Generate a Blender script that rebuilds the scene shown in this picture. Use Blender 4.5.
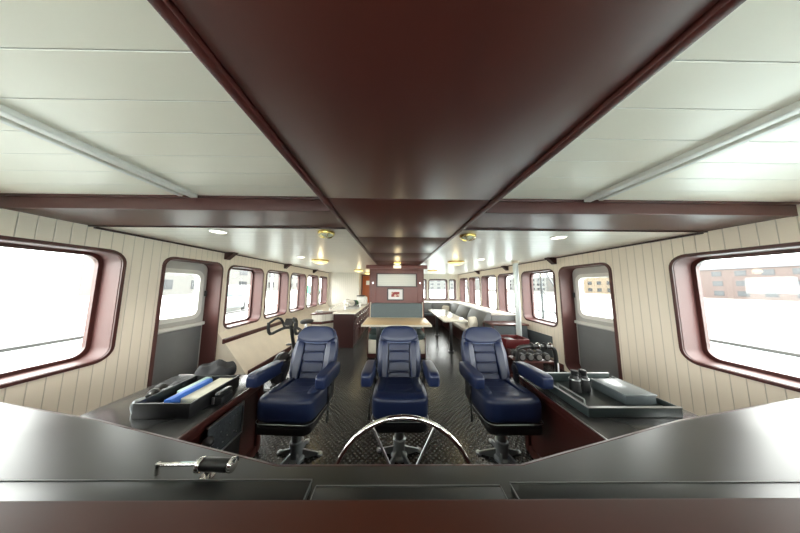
import bpy, bmesh, math, random
from mathutils import Vector, Matrix
random.seed(4)
PI = math.pi
for o in list(bpy.data.objects):
    bpy.data.objects.remove(o)
scn = bpy.context.scene
COL = scn.collection

# ---------------------------------------------------------------- camera
F = 194.0
YAW = math.radians(0.56); PITCH = math.radians(5.6); ROLL = math.radians(0.38)
cd = bpy.data.cameras.new('camera'); cam = bpy.data.objects.new('camera', cd); COL.objects.link(cam)
cd.sensor_fit = 'HORIZONTAL'; cd.sensor_width = 36.0; cd.lens = 36.0 * F / 800.0
cd.clip_start = 0.02; cd.clip_end = 600
cam.location = (0, 0, 1.5)
cam.rotation_euler = (Matrix.Rotation(-YAW, 3, 'Z') @ Matrix.Rotation(PI/2+PITCH, 3, 'X') @ Matrix.Rotation(ROLL, 3, 'Z')).to_euler()
cd.shift_x = 0.0039
scn.camera = cam

# ---------------------------------------------------------------- sky and exposure
w = bpy.data.worlds.new('overcast_sky'); scn.world = w; w.use_nodes = True
nt = w.node_tree; nt.nodes.clear()
wo = nt.nodes.new('ShaderNodeOutputWorld'); bg = nt.nodes.new('ShaderNodeBackground')
tcn = nt.nodes.new('ShaderNodeTexCoord'); noi = nt.nodes.new('ShaderNodeTexNoise'); rmp = nt.nodes.new('ShaderNodeValToRGB')
noi.inputs['Scale'].default_value = 2.0
nt.links.new(tcn.outputs['Generated'], noi.inputs['Vector']); nt.links.new(noi.outputs['Fac'], rmp.inputs['Fac'])
rmp.color_ramp.elements[0].color = (0.97, 0.91, 0.86, 1); rmp.color_ramp.elements[1].color = (1.0, 0.965, 0.93, 1)
nt.links.new(rmp.outputs['Color'], bg.inputs['Color']); nt.links.new(bg.outputs[0], wo.inputs[0])
bg.inputs['Strength'].default_value = 6.0
vs = scn.view_settings
vs.view_transform = 'Standard'; vs.look = 'None'; vs.gamma = 1.0; vs.use_curve_mapping = False
vs.exposure = 1.55

# ---------------------------------------------------------------- materials
MATS = {}
def mat(name, col, rough=0.5, metal=0.0, spec=0.5, coat=0.0, emit=None, estr=0.0, noise=None, bump=None, grain=None):
    if name in MATS: return MATS[name]
    m = bpy.data.materials.new(name); m.use_nodes = True
    n = m.node_tree; b = n.nodes['Principled BSDF']
    b.inputs['Base Color'].default_value = (*col, 1); b.inputs['Roughness'].default_value = rough
    b.inputs['Metallic'].default_value = metal; b.inputs['Specular IOR Level'].default_value = spec
    b.inputs['Coat Weight'].default_value = coat; b.inputs['Coat Roughness'].default_value = 0.12
    if emit:
        b.inputs['Emission Color'].default_value = (*emit, 1); b.inputs['Emission Strength'].default_value = estr
    tc = n.nodes.new('ShaderNodeTexCoord')
    sc, amt = noise if noise else (6.0, 0.10)
    mp = n.nodes.new('ShaderNodeMapping'); n.links.new(tc.outputs['Object'], mp.inputs['Vector'])
    if grain: mp.inputs['Scale'].default_value = grain
    tx = n.nodes.new('ShaderNodeTexNoise'); tx.inputs['Scale'].default_value = sc; tx.inputs['Detail'].default_value = 3
    n.links.new(mp.outputs[0], tx.inputs['Vector'])
    mx = n.nodes.new('ShaderNodeMix'); mx.data_type = 'RGBA'
    n.links.new(tx.outputs['Fac'], mx.inputs['Factor'])
    mx.inputs['A'].default_value = (*[max(0, c*(1-amt)) for c in col], 1); mx.inputs['B'].default_value = (*[min(1, c*(1+amt)) for c in col], 1)
    n.links.new(mx.outputs['Result'], b.inputs['Base Color'])
    if bump:
        bs, bd = bump
        t2 = n.nodes.new('ShaderNodeTexNoise'); t2.inputs['Scale'].default_value = bs; t2.inputs['Detail'].default_value = 2
        n.links.new(tc.outputs['Object'], t2.inputs['Vector'])
        bp = n.nodes.new('ShaderNodeBump'); bp.inputs['Distance'].default_value = bd; bp.inputs['Strength'].default_value = 0.6
        n.links.new(t2.outputs['Fac'], bp.inputs['Height']); n.links.new(bp.outputs[0], b.inputs['Normal'])
    MATS[name] = m; return m

def mth(n, op, a, b=None):
    x = n.nodes.new('ShaderNodeMath'); x.operation = op
    for i, v in enumerate((a, b)):
        if v is None: continue
        if isinstance(v, (int, float)): x.inputs[i].default_value = v
        else: n.links.new(v, x.inputs[i])
    return x.outputs[0]

def plank_mat(name, col, axis, pitch, rough=0.35, groove=0.05, groovecol=None, off=0.0, dist=0.004):
    """painted tongue-and-groove boards: a groove every `pitch` metres along `axis`"""
    m = mat(name, col, rough, noise=(3.0, 0.03)); n = m.node_tree; b = n.nodes['Principled BSDF']
    tc = n.nodes.new('ShaderNodeTexCoord'); sp = n.nodes.new('ShaderNodeSeparateXYZ'); n.links.new(tc.outputs['Object'], sp.inputs[0])
    u = mth(n, 'ADD', sp.outputs['XYZ'.index(axis)], off + 100*pitch)
    fr = mth(n, 'FRACT', mth(n, 'DIVIDE', u, pitch))
    d = mth(n, 'ABSOLUTE', mth(n, 'SUBTRACT', fr, 0.5))
    g = mth(n, 'SUBTRACT', 1.0, mth(n, 'MINIMUM', mth(n, 'DIVIDE', d, groove), 1.0))     # 1 in the groove
    old = b.inputs['Base Color'].links[0].from_socket
    mx = n.nodes.new('ShaderNodeMix'); mx.data_type = 'RGBA'
    n.links.new(g, mx.inputs['Factor']); n.links.new(old, mx.inputs['A'])
    gc = groovecol or tuple(c*0.6 for c in col)
    mx.inputs['B'].default_value = (*gc, 1)
    n.links.new(mx.outputs['Result'], b.inputs['Base Color'])
    bp = n.nodes.new('ShaderNodeBump'); bp.inputs['Distance'].default_value = dist; bp.inputs['Strength'].default_value = 0.8; bp.invert = True
    n.links.new(g, bp.inputs['Height']); n.links.new(bp.outputs[0], b.inputs['Normal'])
    return m

WALL = plank_mat('cream wall boards', (0.80, 0.71, 0.59), 'Y', 0.085, 0.4)
WALLX = plank_mat('cream end wall boards', (0.74, 0.70, 0.62), 'X', 0.085, 0.4)
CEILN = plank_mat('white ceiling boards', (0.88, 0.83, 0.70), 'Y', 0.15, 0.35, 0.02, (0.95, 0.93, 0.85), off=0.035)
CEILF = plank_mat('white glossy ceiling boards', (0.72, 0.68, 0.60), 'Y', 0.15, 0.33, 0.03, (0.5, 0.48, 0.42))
WOOD = mat('mahogany gloss', (0.070, 0.016, 0.011), 0.38, spec=0.42, noise=(2.2, 0.25), grain=(2.0, 0.5, 1))
WOODB = mat('mahogany bulkhead', (0.17, 0.060, 0.050), 0.38, noise=(3, 0.12), grain=(6, 6, 0.6))
WOODD = mat('dark mahogany panel', (0.030, 0.006, 0.005), 0.35, noise=(3, 0.2), grain=(1, 1, 5))
WOODT = mat('mahogany trim', (0.060, 0.014, 0.011), 0.33, noise=(8, 0.15), grain=(1, 5, 1))
LEDGE = mat('red brown ledge', (0.050, 0.011, 0.005), 0.5, spec=0.25, noise=(2, 0.2))
REVEAL = mat('rose brown reveal', (0.078, 0.025, 0.022), 0.5, noise=(5, 0.1), bump=(60, 0.0008))
DARK = mat('black plastic', (0.012, 0.012, 0.013), 0.35, noise=(20, 0.2))
BLACKM = mat('black metal', (0.015, 0.015, 0.016), 0.3, spec=0.6, noise=(20, 0.2))
DESK = mat('dark desk laminate', (0.018, 0.019, 0.016), 0.36, spec=0.35, noise=(5, 0.15))
DESKL = mat('dark grey lid', (0.022, 0.025, 0.025), 0.36, spec=0.35, noise=(5, 0.15))
EDGE = mat('grey edging', (0.22, 0.23, 0.23), 0.35)
CTOP = mat('charcoal counter', (0.035, 0.035, 0.036), 0.18, noise=(6, 0.15))
STEEL = mat('brushed steel', (0.55, 0.56, 0.57), 0.28, 1.0, noise=(12, 0.06))
PED = mat('grey pedestal paint', (0.36, 0.38, 0.40), 0.35, 0.6, noise=(12, 0.08))
CHROME = mat('chrome', (0.85, 0.83, 0.80), 0.08, 1.0, noise=(12, 0.03))
BRASS = mat('brass', (0.55, 0.40, 0.12), 0.22, 1.0, noise=(12, 0.08))
LEATH = mat('navy leather', (0.010, 0.018, 0.058), 0.38, spec=0.5, coat=0.06, noise=(9, 0.15), bump=(260, 0.0006))
LEATHI = mat('navy leather insert', (0.011, 0.018, 0.056), 0.42, spec=0.45, noise=(9, 0.15), bump=(260, 0.0006))
PIPE = mat('pale piping', (0.13, 0.17, 0.30), 0.4)
GREYF = mat('grey green upholstery', (0.11, 0.14, 0.15), 0.75, noise=(40, 0.1), bump=(300, 0.0006))
GREYD = mat('slate upholstery', (0.07, 0.08, 0.088), 0.7, noise=(40, 0.1), bump=(300, 0.0006))
GREEND = mat('dark green vinyl', (0.025, 0.042, 0.040), 0.45, noise=(20, 0.1))
CREAM = mat('cream paint', (0.72, 0.66, 0.54), 0.45)
WHITE = mat('white paint', (0.78, 0.77, 0.72), 0.4)
CUSH = mat('cream cushion cloth', (0.62, 0.57, 0.48), 0.85, bump=(200, 0.001))
TABLE = mat('pale wood veneer', (0.62, 0.45, 0.25), 0.3, noise=(4, 0.12), grain=(1, 8, 1))
TABLEW = mat('glossy cream tabletop', (0.72, 0.68, 0.58), 0.12, noise=(4, 0.06), grain=(1, 5, 1))
MARBLE = mat('speckled cream worktop', (0.74, 0.70, 0.62), 0.18, noise=(30, 0.12))
GREYDOOR = mat('grey door panel', (0.17, 0.175, 0.18), 0.5, noise=(8, 0.08))
GREYW = mat('pale grey frame', (0.52, 0.51, 0.48), 0.35)
PIPEP = mat('pale aluminium pipe', (0.60, 0.66, 0.66), 0.3, 0.3)
REDP = mat('dark red box', (0.11, 0.010, 0.012), 0.4)
ORANGE = mat('orange brown door', (0.42, 0.11, 0.035), 0.35, noise=(3, 0.15), grain=(6, 6, 0.7))
PAPER = mat('paper', (0.80, 0.78, 0.66), 0.7)
PAPERW = mat('white paper', (0.85, 0.85, 0.86), 0.7)
PAPERG = mat('pale green paper', (0.45, 0.60, 0.55), 0.7)
BLUE = mat('bright blue folder', (0.03, 0.15, 0.60), 0.4)
CLOTH = mat('dark grey cloth', (0.035, 0.035, 0.038), 0.85, noise=(15, 0.4), bump=(90, 0.002))
RUBBER = mat('black rubber', (0.014, 0.014, 0.015), 0.55, bump=(150, 0.0006))
LENSM = mat('grey dial glass', (0.30, 0.33, 0.35), 0.1, 0.2)
LAMPON = mat('lit warm lens', (0.75, 0.68, 0.42), 0.4, emit=(1.0, 0.78, 0.30), estr=0.42)
SPOTON = mat('lit white lens', (0.9, 0.9, 0.85), 0.4, emit=(1.0, 0.93, 0.78), estr=3.0)
SIGNON = mat('lit sign face', (0.9, 0.9, 0.82), 0.4, emit=(1.0, 0.90, 0.68), estr=0.3)
LAMPOFF = mat('frosted lamp glass', (0.62, 0.62, 0.50), 0.15)
BLIND = plank_mat('pale slatted panel', (0.78, 0.80, 0.76), 'Z', 0.045, 0.4, 0.06)
GREEN = mat('green plant', (0.04, 0.14, 0.04), 0.6)

def glass_mat():
    m = bpy.data.materials.new('window glass'); m.use_nodes = True; n = m.node_tree; n.nodes.clear()
    o = n.nodes.new('ShaderNodeOutputMaterial'); t = n.nodes.new('ShaderNodeBsdfTransparent'); g = n.nodes.new('ShaderNodeBsdfGlossy')
    g.inputs['Roughness'].default_value = 0.02; t.inputs['Color'].default_value = (0.93, 0.97, 0.97, 1)
    mx = n.nodes.new('ShaderNodeMixShader'); fr = n.nodes.new('ShaderNodeMath'); fr.operation='MULTIPLY_ADD'; lw = n.nodes.new('ShaderNodeLayerWeight'); lw.inputs['Blend'].default_value=0.12; n.links.new(lw.outputs['Facing'], fr.inputs[0]); fr.inputs[1].default_value=0.18; fr.inputs[2].default_value=0.02
    n.links.new(fr.outputs[0], mx.inputs[0]); n.links.new(t.outputs[0], mx.inputs[1]); n.links.new(g.outputs[0], mx.inputs[2]); n.links.new(mx.outputs[0], o.inputs[0])
    return m
GLASS = glass_mat()

def floor_mat():
    m = mat('studded black floor', (0.011, 0.011, 0.011), 0.26, spec=0.36, noise=(1.3, 0.1)); n = m.node_tree; b = n.nodes['Principled BSDF']
    tc = n.nodes.new('ShaderNodeTexCoord'); sp = n.nodes.new('ShaderNodeSeparateXYZ'); n.links.new(tc.outputs['Object'], sp.inputs[0])
    X, Y = sp.outputs[0], sp.outputs[1]
    k = 2*PI/0.050
    a = mth(n, 'COSINE', mth(n, 'MULTIPLY', X, k)); c = mth(n, 'COSINE', mth(n, 'MULTIPLY', Y, k))
    h = mth(n, 'MULTIPLY', a, c)
    s = mth(n, 'MULTIPLY', mth(n, 'MAXIMUM', mth(n, 'SUBTRACT', h, 0.15), 0.0), 2.5)
    s = mth(n, 'MINIMUM', s, 1.0)
    bp = n.nodes.new('ShaderNodeBump'); bp.inputs['Distance'].default_value = 0.006; bp.inputs['Strength'].default_value = 1.0
    n.links.new(s, bp.inputs['Height']); n.links.new(bp.outputs[0], b.inputs['Normal'])
    old = b.inputs['Base Color'].links[0].from_socket      # paler stud tops: highlight dots put into the base colour
    mx = n.nodes.new('ShaderNodeMix'); mx.data_type = 'RGBA'; n.links.new(s, mx.inputs['Factor'])
    n.links.new(old, mx.inputs['A']); mx.inputs['B'].default_value = (0.062, 0.062, 0.060, 1); n.links.new(mx.outputs['Result'], b.inputs['Base Color'])
    tx = n.nodes.new('ShaderNodeTexNoise'); tx.inputs['Scale'].default_value = 2.5; n.links.new(tc.outputs['Object'], tx.inputs['Vector'])
    n.links.new(mth(n, 'ADD', mth(n, 'MULTIPLY', tx.outputs['Fac'], 0.08), 0.20), b.inputs['Roughness'])
    return m
FLOOR = floor_mat()

# ---------------------------------------------------------------- mesh helpers
def rrect(w, h, r, seg=6, cx=0.0, cy=0.0):
    pts = []
    for sx, sy, a0 in ((1, 1, 0), (-1, 1, 90), (-1, -1, 180), (1, -1, 270)):
        for i in range(seg+1):
            a = math.radians(a0 + 90*i/seg)
            pts.append((cx + sx*(w/2-r) + r*math.cos(a), cy + sy*(h/2-r) + r*math.sin(a)))
    return pts

class MB:
    def __init__(s): s.bm = bmesh.new()
    def add(s, other, M=None):
        vm = {}
        for v in other.verts: vm[v] = s.bm.verts.new(M @ v.co if M else v.co)
        for f in other.faces:
            try: s.bm.faces.new([vm[v] for v in f.verts])
            except ValueError: pass
        other.free(); return s
    def box(s, c, size, bev=0.0, rot=None, seg=2):
        b = bmesh.new(); bmesh.ops.create_cube(b, size=1.0)
        for v in b.verts: v.co = Vector((v.co.x*size[0], v.co.y*size[1], v.co.z*size[2]))
        if bev > 0: bmesh.ops.bevel(b, geom=list(b.edges), offset=min(bev, min(size)*0.49), segments=seg, profile=0.5, affect='EDGES')
        M = Matrix.Translation(c)
        if rot is not None: M = M @ rot
        return s.add(b, M)
    def cyl(s, p0, p1, r0, r1=None, seg=20, bev=0.0):
        p0, p1 = Vector(p0), Vector(p1); r1 = r0 if r1 is None else r1
        d = p1-p0; b = bmesh.new()
        bmesh.ops.create_cone(b, cap_ends=True, segments=seg, radius1=r0, radius2=r1, depth=d.length)
        if bev > 0:
            es = [e for e in b.edges if abs(e.verts[0].co.z-e.verts[1].co.z) < 1e-6]
            bmesh.ops.bevel(b, geom=es, offset=bev, segments=2, profile=0.5, affect='EDGES')
        return s.add(b, Matrix.Translation((p0+p1)/2) @ d.to_track_quat('Z', 'Y').to_matrix().to_4x4())
    def sph(s, c, r, sc=(1, 1, 1), seg=16):
        b = bmesh.new(); bmesh.ops.create_uvsphere(b, u_segments=seg, v_segments=max(6, seg*2//3), radius=r)
        return s.add(b, Matrix.Translation(c) @ Matrix.Diagonal((*sc, 1)))
    def tube(s, pts, r, closed=False, seg=10, smooth=0):
        P = [Vector(p) for p in pts]
        for _ in range(smooth):      # corner cutting
            Q = []
            n = len(P)
            if not closed: Q.append(P[0])
            for i in range(n if closed else n-1):
                a, b2 = P[i], P[(i+1) % n]
                Q += [a*0.75+b2*0.25, a*0.25+b2*0.75]
            if not closed: Q.append(P[-1])
            P = Q
        n = len(P); rings = []; up = None
        for i in range(n):
            if closed: t = P[(i+1) % n]-P[i-1]
            else: t = P[min(i+1, n-1)]-P[max(i-1, 0)]
            t.normalize()
            if up is None: up = t.orthogonal().normalized()
            up = (up - t*up.dot(t)).normalized(); sd = t.cross(up)
            rr = r[i*len(r)//n] if isinstance(r, (list, tuple)) else r
            rings.append([s.bm.verts.new(P[i] + (up*math.cos(a)+sd*math.sin(a))*rr) for a in [2*PI*k/seg for k in range(seg)]])
        for i in range(n if closed else n-1):
            A, B = rings[i], rings[(i+1) % n]
            off = 0
            if closed and i == n-1:
                off = min(range(seg), key=lambda q: (A[0].co-B[q].co).length)
            for k in range(seg):
                s.bm.faces.new((A[k], A[(k+1) % seg], B[(k+1+off) % seg], B[(k+off) % seg]))
        if not closed:
            s.bm.faces.new(list(reversed(rings[0]))); s.bm.faces.new(rings[-1])
        return s
    def lathe(s, prof, c=(0, 0, 0), seg=28, M=None):
        b = bmesh.new(); rings = []
        for r, z in prof:
            rings.append([b.verts.new((max(r, 1e-4)*math.cos(2*PI*k/seg), max(r, 1e-4)*math.sin(2*PI*k/seg), z)) for k in range(seg)])
        for A, B in zip(rings, rings[1:]):
            for k in range(seg): b.faces.new((A[k], A[(k+1) % seg], B[(k+1) % seg], B[k]))
        b.faces.new(list(reversed(rings[0]))); b.faces.new(rings[-1])
        T = Matrix.Translation(c)
        return s.add(b, T @ M if M else T)
    def prism(s, poly, z0, z1, plane='XY', bev=0.0):
        """poly in 2-D extruded; plane XY -> z, YZ -> x, XZ -> y"""
        b = bmesh.new()
        mp = {'XY': lambda p, t: (p[0], p[1], t), 'YZ': lambda p, t: (t, p[0], p[1]), 'XZ': lambda p, t: (p[0], t, p[1])}[plane]
        A = [b.verts.new(mp(p, z0)) for p in poly]; B = [b.verts.new(mp(p, z1)) for p in poly]
        n = len(poly)
        b.faces.new(A); b.faces.new(list(reversed(B)))
        for i in range(n): b.faces.new((A[i], B[i], B[(i+1) % n], A[(i+1) % n]))
        bmesh.ops.recalc_face_normals(b, faces=b.faces)
        if bev > 0: bmesh.ops.bevel(b, geom=list(b.edges), offset=bev, segments=2, profile=0.5, affect='EDGES')
        return s.add(b)
    def ring(s, outer, inner, t0, t1, plane='YZ'):
        """closed band between two outlines with equal point counts, extruded"""
        mp = {'XY': lambda p, t: (p[0], p[1], t), 'YZ': lambda p, t: (t, p[0], p[1]), 'XZ': lambda p, t: (p[0], t, p[1])}[plane]
        V = [[s.bm.verts.new(mp(p, t)) for p in L] for L, t in ((outer, t0), (inner, t0), (inner, t1), (outer, t1))]
        n = len(outer)
        for j in range(4):
            A, B = V[j], V[(j+1) % 4]
            for i in range(n): s.bm.faces.new((A[i], A[(i+1) % n], B[(i+1) % n], B[i]))
        return s
    def pillow(s, c, size, p=4.0, n=8, fn=None, M=None):
        """soft rounded block (superellipsoid on a subdivided cube), warped by fn"""
        b = bmesh.new(); bmesh.ops.create_cube(b, size=2.0)
        bmesh.ops.subdivide_edges(b, edges=list(b.edges), cuts=n, use_grid_fill=True)
        for v in b.verts:
            q = v.co
            q = Vector([math.copysign(abs(math.sin(t*PI/2))**0.8 if abs(t) < 1 else 1.0, t) if False else t for t in q])
            L = (abs(q.x)**p+abs(q.y)**p+abs(q.z)**p)**(1/p)
            q = q/L
            v.co = Vector((q.x*size[0]/2, q.y*size[1]/2, q.z*size[2]/2))
            if fn: v.co = fn(v.co)
        T = Matrix.Translation(c)
        return s.add(b, T @ M if M else T)
    def holes(s, outer, holes_, t, plane='YZ', thick=None):
        """flat sheet with holes"""
        mp = {'XY': lambda p, t: (p[0], p[1], t), 'YZ': lambda p, t: (t, p[0], p[1]), 'XZ': lambda p, t: (p[0], t, p[1])}[plane]
        b = bmesh.new(); es = []
        for L in [outer]+list(holes_):
            vs_ = [b.verts.new(mp(p, t)) for p in L]
            es += [b.edges.new((vs_[i], vs_[(i+1) % len(vs_)])) for i in range(len(vs_))]
        bmesh.ops.triangle_fill(b, use_beauty=True, use_dissolve=False, edges=es)
        bmesh.ops.recalc_face_normals(b, faces=b.faces)
        if thick:
            r = bmesh.ops.extrude_face_region(b, geom=list(b.faces))
            d = {'XY': (0, 0, thick), 'YZ': (thick, 0, 0), 'XZ': (0, thick, 0)}[plane]
            bmesh.ops.translate(b, vec=d, verts=[g for g in r['geom'] if isinstance(g, bmesh.types.BMVert)])
        return s.add(b)

def build(name, mb, m, parent=None, loc=(0, 0, 0), sharp=35, kind=None, sub=0):
    bm = mb.bm
    bmesh.ops.recalc_face_normals(bm, faces=bm.faces)
    for f in bm.faces: f.smooth = True
    for e in bm.edges:
        if len(e.link_faces) == 2 and e.calc_face_angle(0) > math.radians(sharp): e.smooth = False
    me = bpy.data.meshes.new(name); bm.to_mesh(me); bm.free()
    me.materials.append(m)
    o = bpy.data.objects.new(name, me); COL.objects.link(o); o.location = loc
    if parent: o.parent = parent
    if kind: o['kind'] = kind
    if sub:
        md = o.modifiers.new('smooth', 'SUBSURF'); md.levels = sub; md.render_levels = sub
    return o
def tag(o, label, cat, group=None):
    o['label'] = label; o['category'] = cat
    if group: o['group'] = group
    return o
def thing(name, label, cat, loc=(0, 0, 0), rz=0.0, group=None):
    o = bpy.data.objects.new(name, None); COL.objects.link(o); o.location = loc; o.rotation_euler = (0, 0, rz)
    o.empty_display_size = 0.1
    return tag(o, label, cat, group)
def dup(root, loc, rz=None, label=None):
    def rec(o, par):
        c = o.copy(); COL.objects.link(c)
        if par: c.parent = par
        for ch in list(o.children): rec(ch, c)
        return c
    r = rec(root, None); r.location = loc
    if rz is not None: r.rotation_euler = (0, 0, rz)
    if label: r['label'] = label
    return r

# ================================================================ SETTING
XL, XR = -2.92, 3.06
ZC = 2.05            # side ceilings
ZN = 2.15            # raised ceiling near the windscreen
ZP = 2.00            # mahogany spine
YF, YB = -0.75, 9.3
T = 0.22             # side wall thickness

build('floor', MB().box(((XL+XR)/2, (YF+YB)/2, -0.05), (XR-XL+0.6, YB-YF+0.5, 0.1)), FLOOR, kind='structure')
# raised forward ceiling, aft ceiling, beam soffit
build('ceiling', MB().box(((XL+XR)/2, (YF+1.4)/2, ZN+0.03), (XR-XL+0.5, 1.4-YF+0.1, 0.06)), CEILN, kind='structure')
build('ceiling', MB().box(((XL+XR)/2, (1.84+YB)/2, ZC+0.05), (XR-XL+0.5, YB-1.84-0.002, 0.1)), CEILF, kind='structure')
PXL, PXR = -0.435, 0.60
for n_, (a, b) in enumerate(((XL-0.1, PXL-0.002), (PXR+0.002, XR+0.1))):
    build('trim_%d' % (n_+1), MB().box(((a+b)/2, (1.42+1.825)/2, ZC+0.04), (b-a, 0.405, 0.08)), WOOD, kind='structure')
    build('trim_%d' % (n_+3), MB().box(((a+b)/2, 1.408, ZC+0.043), (b-a, 0.022, 0.092), 0.003), REVEAL, kind='structure')
    build('trim_%d' % (n_+5), MB().box(((a+b)/2, 1.40, ZN-0.008), (b-a, 0.04, 0.016), 0.003), WOODT, kind='structure')
    build('trim_%d' % (n_+7), MB().box(((a+b)/2, 1.832, ZC-0.003), (b-a, 0.014, 0.018), 0.003), WOODD, kind='structure')
# white longitudinal mouldings on the forward ceiling
for n_, x in enumerate((-1.46, 1.42)):
    build('trim_%d' % (n_+9), MB().box((x, 0.48, ZN-0.014), (0.05, 1.78, 0.028), 0.006).box((x+math.copysign(0.10, x), 0.48, ZN-0.008), (0.03, 1.78, 0.016), 0.004), WHITE, kind='structure')
# mahogany spine running down the middle of the ceiling: boards with fine joints
mb = MB()
ys = [YF, 1.085, 1.985, 2.96, 3.92, 4.80]
for a, b in zip(ys, ys[1:]):
    mb.box(((PXL+PXR)/2, (a+b)/2, ZP+0.07), (PXR-PXL-0.07, b-a-0.006, 0.14), 0.003)
build('trim_11', mb, WOOD, kind='structure')
build('trim_12', MB().box((PXL+0.014, (YF+4.8)/2, ZP+0.066), (0.030, 4.8-YF, 0.152), 0.004), WOODT, kind='structure')
build('trim_13', MB().box((PXR-0.014, (YF+4.8)/2, ZP+0.066), (0.030, 4.8-YF, 0.152), 0.004), WOODT, kind='structure')
# pale joint strips
mb = MB()
for y in ys[1:-1]: mb.box(((PXL+PXR)/2, y, ZP+0.008), (PXR-PXL-0.08, 0.005, 0.012))
build('trim_14', mb, REVEAL, kind='structure')

# --- side walls with rounded window openings
WZ0, WZ1 = 0.74, 1.83
LW = [(3.40, 4.32), (4.42, 5.34), (5.46, 6.38), (6.50, 7.40), (7.52, 8.40)]
RW = [(3.70, 4.64), (4.78, 5.72), (5.86, 6.84), (6.98, 7.98), (8.12, 9.10)]
LW = [(a+.03, b-.0) for a, b in LW]
FW = [(1.10, 2.10), (-0.1, 0.95)]           # windows forward of the doors, at the sides of the helm
def hole_pts(a, b, z0, z1, r): return rrect(b-a, z1-z0, r, 7, (a+b)/2, (z0+z1)/2)
def side_wall(name, X, sgn, wins, dy0, dy1):
    door = hole_pts(dy0, dy1, 0.04, 1.86, 0.13)
    hs = [hole_pts(a, b, WZ0, WZ1, 0.12) for a, b in wins] + [door]
    mb = MB().holes([(YF, -0.0), (YB, -0.0), (YB, ZN+0.05), (YF, ZN+0.05)], hs, X, 'YZ', thick=sgn*T)
    build(name, mb, WALL, kind='structure')
side_wall('wall_left', XL, -1, LW+FW, 2.45, 3.31)
side_wall('wall_right', XR, 1, RW+FW, 2.70, 3.58)
wn = 0; portals = []
def window(n, X, sgn, a, b, z0=WZ0, z1=WZ1, plane='YZ', t=T, r=0.12, drop=0.0, fm=None):
    O = hole_pts(a, b, z0, z1, r); I = hole_pts(a+0.012, b-0.012, z0+0.012, z1-0.012, r-0.012)
    root = build('window_%d' % n, MB().ring(O, I, X, X+sgn*t, plane), REVEAL, kind='structure')
    lip = hole_pts(a-0.02, b+0.02, z0-0.02, z1+0.02, r+0.02)
    build('window_frame', MB().ring(lip, hole_pts(a+0.008, b-0.008, z0+0.008, z1-0.008, r-0.008), X-sgn*0.014, X+sgn*0.012, plane), WOODT, root)
    G = hole_pts(a+0.045, b-0.045, z0+0.045, z1-0.045, r-0.03)
    build('window_sash', MB().ring(hole_pts(a+0.004, b-0.004, z0+0.004, z1-0.004, r-0.004), G, X+sgn*(t-0.03), X+sgn*(t+0.01), plane), WOODT, root)
    mp = MB(); mp.prism(hole_pts(a+0.04, b-0.04, z0+0.04, z1-0.04, r-0.03), X+sgn*(t-0.012), X+sgn*(t-0.004), plane)
    build('pane', mp, GLASS, root)
    if plane == 'YZ': portals.append(((X+sgn*(t+0.05), (a+b)/2, (z0+z1)/2), b-a, z1-z0, 'L' if sgn < 0 else 'R'))
    else: portals.append((((a+b)/2, X+sgn*(t+0.05), (z0+z1)/2), b-a, z1-z0, 'B' if sgn > 0 else 'F'))
    return root
n = 0
for a, b in LW+FW: n += 1; window(n, XL, -1, a, b)
for a, b in RW+FW: n += 1; window(n, XR, 1, a, b)

# --- aft wall on the right (three windows, one narrow at each side)
AW = [(1.06, 1.50, 'n'), (1.62, 2.50, 'w'), (2.60, 2.90, 'n')]
hs = [hole_pts(a, b, 0.86, 1.80, 0.10 if k == 'w' else 0.07) for a, b, k in AW]
build('wall_back', MB().holes([(0.72, 0.0), (XR, 0.0), (XR, ZC+0.02), (0.72, ZC+0.02)], hs, YB, 'XZ', thick=0.14), WALLX, kind='structure')
for a, b, k in AW:
    n += 1; window(n, YB, 1, a, b, 0.86, 1.80, 'XZ', 0.14, 0.10 if k == 'w' else 0.07)
build('trim_15', MB().box((1.9, YB-0.03, 0.84), (2.2, 0.05, 0.03), 0.005), WOODT, kind='structure')
# --- left end wall behind the galley, its return and the passage behind it
build('wall_galley', MB().box((-2.40, 8.62, 1.03), (1.04, 0.10, 2.06)), WALLX, kind='structure')
build('wall_galley_end', MB().box((-1.62, 8.0, 1.03), (0.0, 0.0, 0.0)) if False else MB().box((-1.73, 8.62, 1.03), (0.30, 0.10, 2.06)), WALLX, kind='structure')
build('wall_passage', MB().box((-0.4, YB+0.05, 1.03), (2.4, 0.10, 2.06)), CREAM, kind='structure')
build('wall_passage_side', MB().box((-1.64, 8.98, 1.03), (0.08, 0.65, 2.06)), CREAM, kind='structure')
dr = build('door_1', MB().box((-1.16, YB-0.03, 0.98), (0.72, 0.04, 1.92), 0.005), ORANGE, kind='structure')
build('door_frame', MB().box((-1.55, YB-0.03, 0.98), (0.05, 0.06, 1.96), 0.004).box((-0.77, YB-0.03, 0.98), (0.05, 0.06, 1.96), 0.004).box((-1.16, YB-0.03, 1.97), (0.83, 0.06, 0.05), 0.004), WOODB, dr)
build('door_notice', MB().box((-1.28, YB-0.056, 1.62), (0.16, 0.006, 0.20)), PAPERW, dr)
build('door_handle', MB().cyl((-1.45, YB-0.05, 1.0), (-1.45, YB-0.10, 1.0), 0.012).cyl((-1.45, YB-0.10, 1.0), (-1.35, YB-0.10, 1.0), 0.010), CHROME, dr)

# --- windscreen wall behind the camera
FXs = [(-2.8, -1.75), (-1.62, -0.60), (-0.5, 0.55), (0.66, 1.70), (1.83, 2.9)]
hs = [hole_pts(a, b, 1.02, 1.92, 0.10) for a, b in FXs]
build('wall_front', MB().holes([(XL-T, 0.0), (XR+T, 0.0), (XR+T, ZN+0.05), (XL-T, ZN+0.05)], hs, YF, 'XZ', thick=-0.12), WALLX, kind='structure')
for a, b in FXs: n += 1; window(n, YF, -1, a, b, 1.02, 1.92, 'XZ', 0.12, 0.10)

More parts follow.
